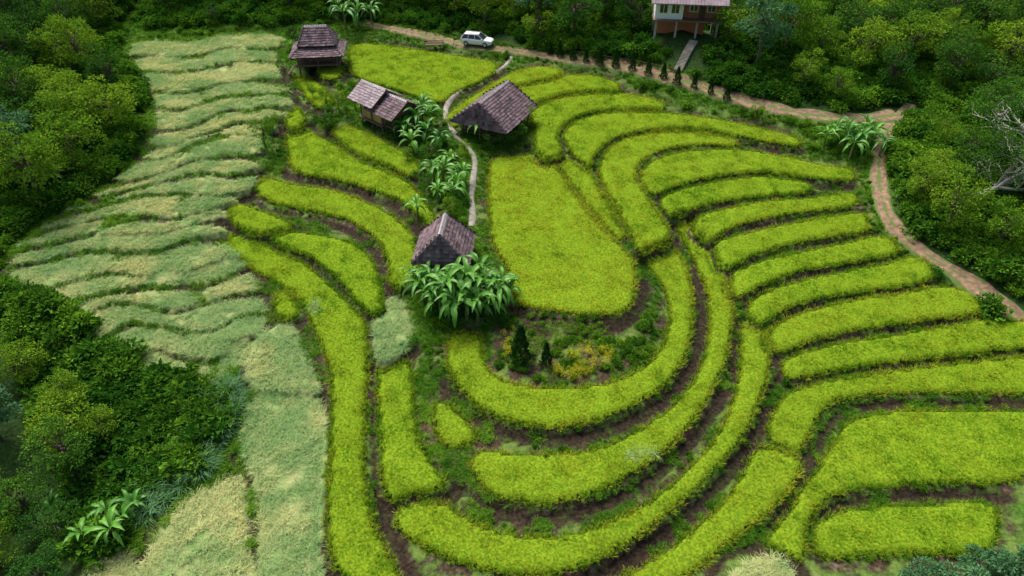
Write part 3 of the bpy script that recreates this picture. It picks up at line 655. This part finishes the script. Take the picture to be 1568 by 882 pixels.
# ---------------------------------------------------------------- roads
def strip(name,q,hw,mt,lift,nx=8,thick=.12,jit=0):
    t=np.gradient(q,axis=0); t/=np.linalg.norm(t,axis=1,keepdims=True); nrm=np.stack([-t[:,1],t[:,0]],1)
    cs=np.linspace(-1,1,nx+1)
    w=hw*(1+jit*(vnoise(np.arange(len(q))*.3,np.zeros(len(q)),5)-.5))
    c=q[:,None,:]+nrm[:,None,:]*cs[None,:,None]*w[:,None,None]
    z=HAT(c[...,0],c[...,1])+lift; z[:,1:-1]=.5*z[:,1:-1]+.5*np.maximum(z[:,1:-1],z.mean(1,keepdims=True)); z[:,0]-=lift+thick; z[:,-1]-=lift+thick
    V=np.concatenate([c,z[...,None]],-1).reshape(-1,3); k=nx+1
    i,j=np.meshgrid(np.arange(len(q)-1),np.arange(nx),indexing='ij'); i=i.ravel();j=j.ravel()
    Fq=np.stack([i*k+j,i*k+j+1,(i+1)*k+j+1,(i+1)*k+j],1); mb=MB(); mb.add(V,Fq,0,rng.random(len(Fq)))
    me=mb.mesh(name,[mt],True); uv=me.attributes.new('across','FLOAT','POINT'); uv.data.foreach_set('value',np.tile(np.abs(cs),len(q)).astype(np.float32)); return obj(name,me)
m,nt,N=mat('dirt'); ac=attr(nt,'across').outputs['Fac']; nz_=noi(nt,.9,5)
d=mixc(nt,rmp(nt,noi(nt,2,5),.3,.7),(.12,.075,.045),(.33,.21,.125))
g=mth(nt,'MAXIMUM',mth(nt,'LESS_THAN',mth(nt,'ADD',ac,mth(nt,'MULTIPLY',nz_,1.0)),.62),mth(nt,'GREATER_THAN',mth(nt,'ADD',ac,mth(nt,'MULTIPLY',nz_,1.1)),1.22))
c=mixc(nt,mth(nt,'MULTIPLY',g,.85),d,(.08,.15,.02)); p=N('ShaderNodeBsdfPrincipled'); p.inputs['Roughness'].default_value=.95; nt.links.new(c,p.inputs['Base Color']); o=N('ShaderNodeOutputMaterial'); nt.links.new(p.outputs[0],o.inputs[0]); M_dirt=m
strip('dirt_road',roads[0],1.35,M_dirt,.10,jit=.6); strip('dirt_road',roads[1],1.0,M_dirt,.10,jit=.6)
for q in foots: strip('concrete_footpath',q,.38,M_conc,.14,4,jit=.4)
# ---------------------------------------------------------------- huts
def slope(mb,A,B,C,D,mt,under,sw=.36,ex=.36):
    A,B,C,D=[np.array(q,float) for q in(A,B,C,D)]
    nrm=np.cross(B-A,(C+D)/2-(A+B)/2); nrm/=np.linalg.norm(nrm)
    if nrm[2]<0: nrm=-nrm
    mb.add([A,B,C,D],[(0,1,2,3)],under)
    u=(B-A)/np.linalg.norm(B-A); up=(C+D)/2-(A+B)/2; up=up-u*np.dot(up,u); H=np.linalg.norm(up); up/=H
    nr=int(H/ex)
    for r in range(nr+1):
        s=r*ex; f=min(s/H,1); l=A*(1-f)+D*f; rr_=B*(1-f)+C*f; W=np.dot(rr_-l,u)
        x=-random.uniform(0,sw)
        while x<W:
            x2=min(x+sw*random.uniform(.8,1.2),W); xa=max(x,0)
            if x2-xa>.03:
                s2=min(ex*1.15,H-s+.05); p0=l+u*xa; j=random.uniform(-.06,.04)
                V=[p0+up*j+nrm*.08,p0+u*(x2-xa-.015)+up*j+nrm*.08,p0+u*(x2-xa-.015)+up*s2+nrm*.015,p0+up*s2+nrm*.015]
                V+=[V[0]-nrm*.07,V[1]-nrm*.07]
                mb.add(V,[(0,1,2,3)],mt,random.random()**1.2); mb.add(V[:2]+V[4:],[(2,3,1,0)],under,0)
            x=x2
def roofp(mb,cx,cy,a,b,he,hr,r,yaw,mt=0,ridge=2,capw=.2):
    cz,sz=math.cos(yaw),math.sin(yaw)
    def W(x,y,z): return (cx+x*cz-y*sz,cy+x*sz+y*cz,z)
    e=[W(-a,-b,he),W(a,-b,he),W(a,b,he),W(-a,b,he)]; R1=W(-r,0,hr);R2=W(r,0,hr)
    slope(mb,e[0],e[1],R2,R1,mt,3); slope(mb,e[2],e[3],R1,R2,mt,3)
    if r<a-.2:
        slope(mb,e[1],e[2],R2,R2,mt,3); slope(mb,e[3],e[0],R1,R1,mt,3)
        for E,Q in ((e[0],R1),(e[1],R2),(e[2],R2),(e[3],R1)):
            mb.tube([np.array(E)+(0,0,.04),np.array(Q)+(0,0,.06)],[.06,.06],5,0)
    else:
        mb.add([W(-a+.35,-b*.85,he+.05),W(-a+.35,b*.85,he+.05),W(-a+.35,0,hr-.1)],[(0,1,2)],1); mb.add([W(a-.35,-b*.85,he+.05),W(a-.35,b*.85,he+.05),W(a-.35,0,hr-.1)],[(0,1,2)],1)
        for s in(-1,1):
            for q in(-1,1): mb.tube([W(s*a,q*(b+.05),he-.02),W(s*a,-q*.15,hr+.12)],[.06,.05],4,1)
    n=int(2*r/.35)+1
    for k in range(n):
        x0=-r+2*r*k/n
        for q in(-1,1):
            V=[W(x0,0,hr+.12),W(x0+2*r/n*.8,0,hr+.12),W(x0+2*r/n*.8,q*capw,hr+.09-capw*(hr-he)/b),W(x0,q*capw,hr+.09-capw*(hr-he)/b)]
            mb.add(V,[(0,1,2,3)],ridge,random.random())
def wallsp(mb,cx,cy,a,b,z0,z1,yaw,mt=4):
    cz,sz=math.cos(yaw),math.sin(yaw)
    for (x0,y0,x1,y1) in ((-a,-b,a,-b),(a,-b,a,b),(a,b,-a,b),(-a,b,-a,-b)):
        L=math.hypot(x1-x0,y1-y0); n=int(L/.22); ang=math.atan2(y1-y0,x1-x0)
        for k in range(n):
            f=(k+.5)/n; win=(.3<f<.5); x=x0+(x1-x0)*f;y=y0+(y1-y0)*f
            wx,wy=cx+x*cz-y*sz,cy+x*sz+y*cz
            zt_=z0+(z1-z0)*.45 if win else z1
            mb.box((wx,wy,(z0+zt_)/2),(L/n*.94,.05,zt_-z0),mt,ang+yaw,rnd=random.random())
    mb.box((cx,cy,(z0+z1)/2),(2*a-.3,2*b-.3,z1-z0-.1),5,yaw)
def postsp(mb,cx,cy,a,b,z1,yaw,z0=-1.2):
    cz,sz=math.cos(yaw),math.sin(yaw)
    for x in(-a,0,a):
        for y in(-b,b): mb.tube([(cx+x*cz-y*sz,cy+x*sz+y*cz,z0),(cx+x*cz-y*sz,cy+x*sz+y*cz,z1)],[.09,.075],6,1)
HM=[M_shing,M_wood,M_ridge,M_wood,M_bamb,M_dark,M_metal]
def hut(name,u,v,build):
    mb=MB(); build(mb); me=mb.mesh(name,HM); p=gp(u,v); return obj(name,me,(p[0],p[1],p[2]))
def h1(mb):
    yw=.12; postsp(mb,0,0,2.5,2.2,2.6,yw,-1.5); mb.box((0,0,1.0),(5.6,4.9,.14),1,yw); wallsp(mb,.3,.5,2.0,1.6,1.08,2.5,yw,1)
    roofp(mb,0,0,3.5,3.1,2.3,3.6,1.6,yw,0); roofp(mb,0,.5,2.5,2.1,3.3,5.3,1.5,yw,0)
    for k in range(6): mb.box((-2.9-.18*k,-2.2,.95-.2*k),(.22,.8,.06),1,yw)
hut('wooden_hut',492,102,h1)
def h2(mb):
    yw=-.75; postsp(mb,0,0,1.9,1.7,2.6,yw); mb.box((0,0,.5),(4.4,4.0,.14),1,yw); wallsp(mb,0,0,1.8,1.6,.57,2.7,yw,4)
    roofp(mb,-.8,.6,2.3,2.4,2.6,4.1,2.3,yw,6); roofp(mb,1.7,-1.4,2.5,2.6,2.1,3.6,2.5,yw,0)
    postsp(mb,1.6,-1.3,1.6,1.5,2.1,yw); mb.box((1.6,-1.3,.45),(3.4,3.2,.12),1,yw)
hut('bamboo_hut',588,184,h2)
def h3(mb):
    yw=math.radians(64); postsp(mb,0,0,3.2,2.4,2.1,yw); mb.box((0,0,.4),(6.8,5.2,.14),1,yw); wallsp(mb,0,0,3.0,2.2,.47,1.9,yw,1)
    roofp(mb,0,0,4.1,3.7,1.6,4.3,3.7,yw,0)
hut('shingle_roofed_hut',757,194,h3)
def h4(mb):
    yw=math.radians(86); postsp(mb,0,0,1.7,1.7,2.0,yw); mb.box((0,0,.4),(3.8,3.8,.14),1,yw); wallsp(mb,0,0,1.6,1.6,.47,1.75,yw,1)
    roofp(mb,0,0,2.5,2.5,1.5,4.1,1.7,yw,0)
hut('garden_hut',682,402,h4)
def house():
    mb=MB()
    for x in(-4.2,-1.4,1.4,4.2):
        for y in(-2.3,2.3): mb.box((x,y,.3),(.28,.28,3.4),2)
    mb.box((0,0,2.0),(9.4,5.6,.18),5)
    mb.box((-2.6,0,3.4),(3.8,4.6,2.6),1); mb.box((1.95,.5,3.4),(5.2,3.6,2.6),0)
    for x,y,w,h in((-3.4,-2.32,1.0,1.1),(-1.8,-2.32,1.0,1.1)):
        mb.box((x,y,3.5),(w+.2,.06,h+.2),1); mb.box((x,y-.035,3.5),(w,.04,h),3); mb.box((x,y-.06,3.5),(.06,.04,h),1)
    for x in(.8,3.2): mb.box((x,-1.33,3.5),(1.2,.06,1.2),1); mb.box((x,-1.37,3.5),(1.0,.05,1.0),3); mb.box((x,-1.41,3.5),(.06,.04,1.0),1)
    mb.box((2.0,-1.33,3.1),(.8,.08,2.0),5)
    for k in range(18): mb.box((-.4+.28*k,-2.7,2.6),(.05,.05,1.0),5)
    mb.box((2.0,-2.7,3.12),(5.1,.08,.08),5)
    for s in(-1,1): 
        V=[(-5.2,s*3.6,4.5),(5.2,s*3.6,4.5),(5.2,0,6.4),(-5.2,0,6.4)]; mb.add(V,[(0,1,2,3)],4); 
        V=[(q[0],q[1],q[2]-.12) for q in V]; mb.add(V,[(0,1,2,3)],4)
        for k in range(26): 
            x=-5.15+.41*k; mb.tube([(x,s*3.62,4.53),(x,0,6.43)],[.03,.03],4,4)
    for x in(-4.5,4.5): mb.add([(x,-2.3,4.7),(x,2.3,4.7),(x,0,6.2)],[(0,1,2)],0)
    mb.box((-.5,1,.6),(6.5,2.5,2.2),0)
    return mb.mesh('house',[M_orng,M_whit,M_conc,M_glas,M_metal,M_wood])
obj('stilt_house',house(),(hse[0],hse[1],hse[2]),-.12,.95)
mb=MB(); dd=sb-sa; L=math.hypot(dd[0],dd[1]); n=26; yw=math.atan2(dd[1],dd[0])
for k in range(n):
    c=sa+dd*(k+.5)/n; c[2]=max(c[2],float(HAT(c[0],c[1])))+.2; mb.box((c[0],c[1],c[2]-.2),(L/n*1.02,1.1,.7),0,yw)
obj('concrete_stairs',mb.mesh('stairs',[M_conc]))
def car():
    mb=MB()
    xs=[-2.3,-2.2,-1.6,-.6,.6,1.3,1.9,2.22,2.32]; hw=[.72,.86,.92,.93,.93,.92,.88,.76,.62]; zb=[.45,.32,.28,.28,.28,.28,.3,.38,.45]; zt=[.88,1.0,1.03,1.02,1.0,.98,.92,.82,.7]
    V=[]
    for x,w,b,t in zip(xs,hw,zb,zt):
        V+=[(x,-w*.9,b),(x,-w,b+.18),(x,-w,t-.16),(x,-w*.93,t),(x,w*.93,t),(x,w,t-.16),(x,w,b+.18),(x,w*.9,b)]
    Fq=[(i*8+j,i*8+(j+1)%8,(i+1)*8+(j+1)%8,(i+1)*8+j) for i in range(8) for j in range(8)]
    mb.add(V,Fq,0); 
    for e in(0,8): mb.add([V[e*8+j] for j in(0,1,6,7)],[(0,1,2,3)],0); mb.add([V[e*8+j] for j in(1,2,5,6)],[(0,1,2,3)],0); mb.add([V[e*8+j] for j in(2,3,4,5)],[(0,1,2,3)],0)
    B=[(-2.15,-.84,1.0),(1.2,-.84,.98),(1.2,.84,.98),(-2.15,.84,1.0)]; T=[(-1.75,-.66,1.58),(.35,-.66,1.6),(.35,.66,1.6),(-1.75,.66,1.58)]
    mb.add(B+T,[(0,1,5,4),(1,2,6,5),(2,3,7,6),(3,0,4,7)],1)
    mb.add([(x,y,z+.03) for x,y,z in T]+[(x*1.0,y*1.03,z-.04) for x,y,z in T],[(0,1,2,3),(4,5,1,0),(5,6,2,1),(6,7,3,2),(7,4,0,3)],0)
    for s in(-1,1):
        for xb,xt in((-2.13,-1.72),(-1.15,-1.0),(-.1,-.15),(1.18,.36)):
            mb.tube([(xb,s*.85,1.0),(xt,s*.675,1.59)],[.05,.045],4,0)
        mb.box((-.3,s*.55,1.66),(1.7,.05,.04),3)
        mb.box((.95,s*1.0,1.05),(.15,.2,.14),0)
        for wx in(-1.4,1.4):
            k=16; a=np.linspace(0,2*math.pi,k,endpoint=False)
            for (y0,r,mt) in ((.95,.36,2),(.965,.22,3)):
                ring=[(wx+r*math.cos(t),s*y0,.36+r*math.sin(t)) for t in a]+[(wx+r*math.cos(t),s*.7,.36+r*math.sin(t)) for t in a]+[(wx,s*y0,.36)]
                mb.add(ring,[(j,(j+1)%k,k+(j+1)%k,k+j) for j in range(k)],mt); mb.add(ring,[(j,(j+1)%k,2*k) for j in range(k)],mt)
        mb.box((-2.28,s*.68,.85),(.08,.2,.3),4); mb.box((2.2,s*.62,.7),(.14,.28,.14),3)
    mb.box((2.31,0,.6),(.06,.8,.18),2); mb.box((-2.3,0,.6),(.04,.5,.14),3)
    return mb.mesh('car',[M_carp,M_glas,M_tyre,M_ridge,M_red])
p=gp(731,70); obj('parked_suv',car(),(p[0],p[1],p[2]+.1),-.28,1.0)
mb=MB()
for x in(-1.3,1.3):
    for y in(-.5,.5): mb.tube([(x,y,-.3),(x,y,1.1)],[.06,.05],5,0)
for k in range(7): mb.box((0,-.5+.167*k,.8),(2.9,.14,.05),0)
mb.box((0,-.5,1.1),(2.8,.07,.07),0); mb.box((0,.5,1.1),(2.8,.07,.07),0)
p=gp(665,76); obj('wooden_table',mb.mesh('table',[M_wood]),(p[0],p[1],p[2]),.1)
def fence(name,px,h=.9,mt=M_wood):
    mb=MB(); pts=[gp(u,v) for u,v in px]
    for a,b in zip(pts[:-1],pts[1:]):
        L=np.linalg.norm((b-a)[:2]); n=max(1,int(L/1.1))
        for k in range(n+1):
            c=a+(b-a)*k/n; c[2]=HAT(c[0],c[1]); mb.tube([c-(0,0,.3),c+(random.uniform(-.04,.04),0,h)],[.045,.035],5,0)
        for f in(.45,.85): mb.tube([a+(0,0,h*f),b+(0,0,h*f)],[.03,.025],4,0)
    obj(name,mb.mesh(name,[mt]))
fence('wooden_fence',[(800,553),(832,557)],1.0); fence('wooden_fence',[(845,80),(900,90),(960,99),(1030,112)],.8)
# ---------------------------------------------------------------- light, world, camera
el,az=math.radians(58),math.radians(-35)
w=bpy.data.worlds.new('World'); S.world=w; w.use_nodes=True; nt=w.node_tree; bg=nt.nodes['Background']; sk=nt.nodes.new('ShaderNodeTexSky'); sk.sky_type='NISHITA'; sk.sun_disc=False; sk.sun_elevation=el; sk.sun_rotation=az; sk.dust_density=4; sk.air_density=1.0
nt.links.new(sk.outputs[0],bg.inputs[0]); bg.inputs[1].default_value=.15
l=bpy.data.lights.new('sun','SUN'); l.energy=4.8; l.angle=math.radians(32); l.color=(1,.96,.91); lo=bpy.data.objects.new('sun',l); S.collection.objects.link(lo)
dv=Vector((math.sin(az)*math.cos(el),math.cos(az)*math.cos(el),math.sin(el))); lo.rotation_euler=dv.to_track_quat('Z','Y').to_euler()
c=bpy.data.cameras.new('camera'); c.sensor_width=36; c.lens=36*F/1568; c.clip_end=6000; co=bpy.data.objects.new('camera',c); S.collection.objects.link(co); co.location=(0,0,CAMZ); co.rotation_euler=(math.pi/2-PT,0,0); S.camera=co
S.view_settings.view_transform='Standard'; S.view_settings.look='None'; S.view_settings.exposure=0
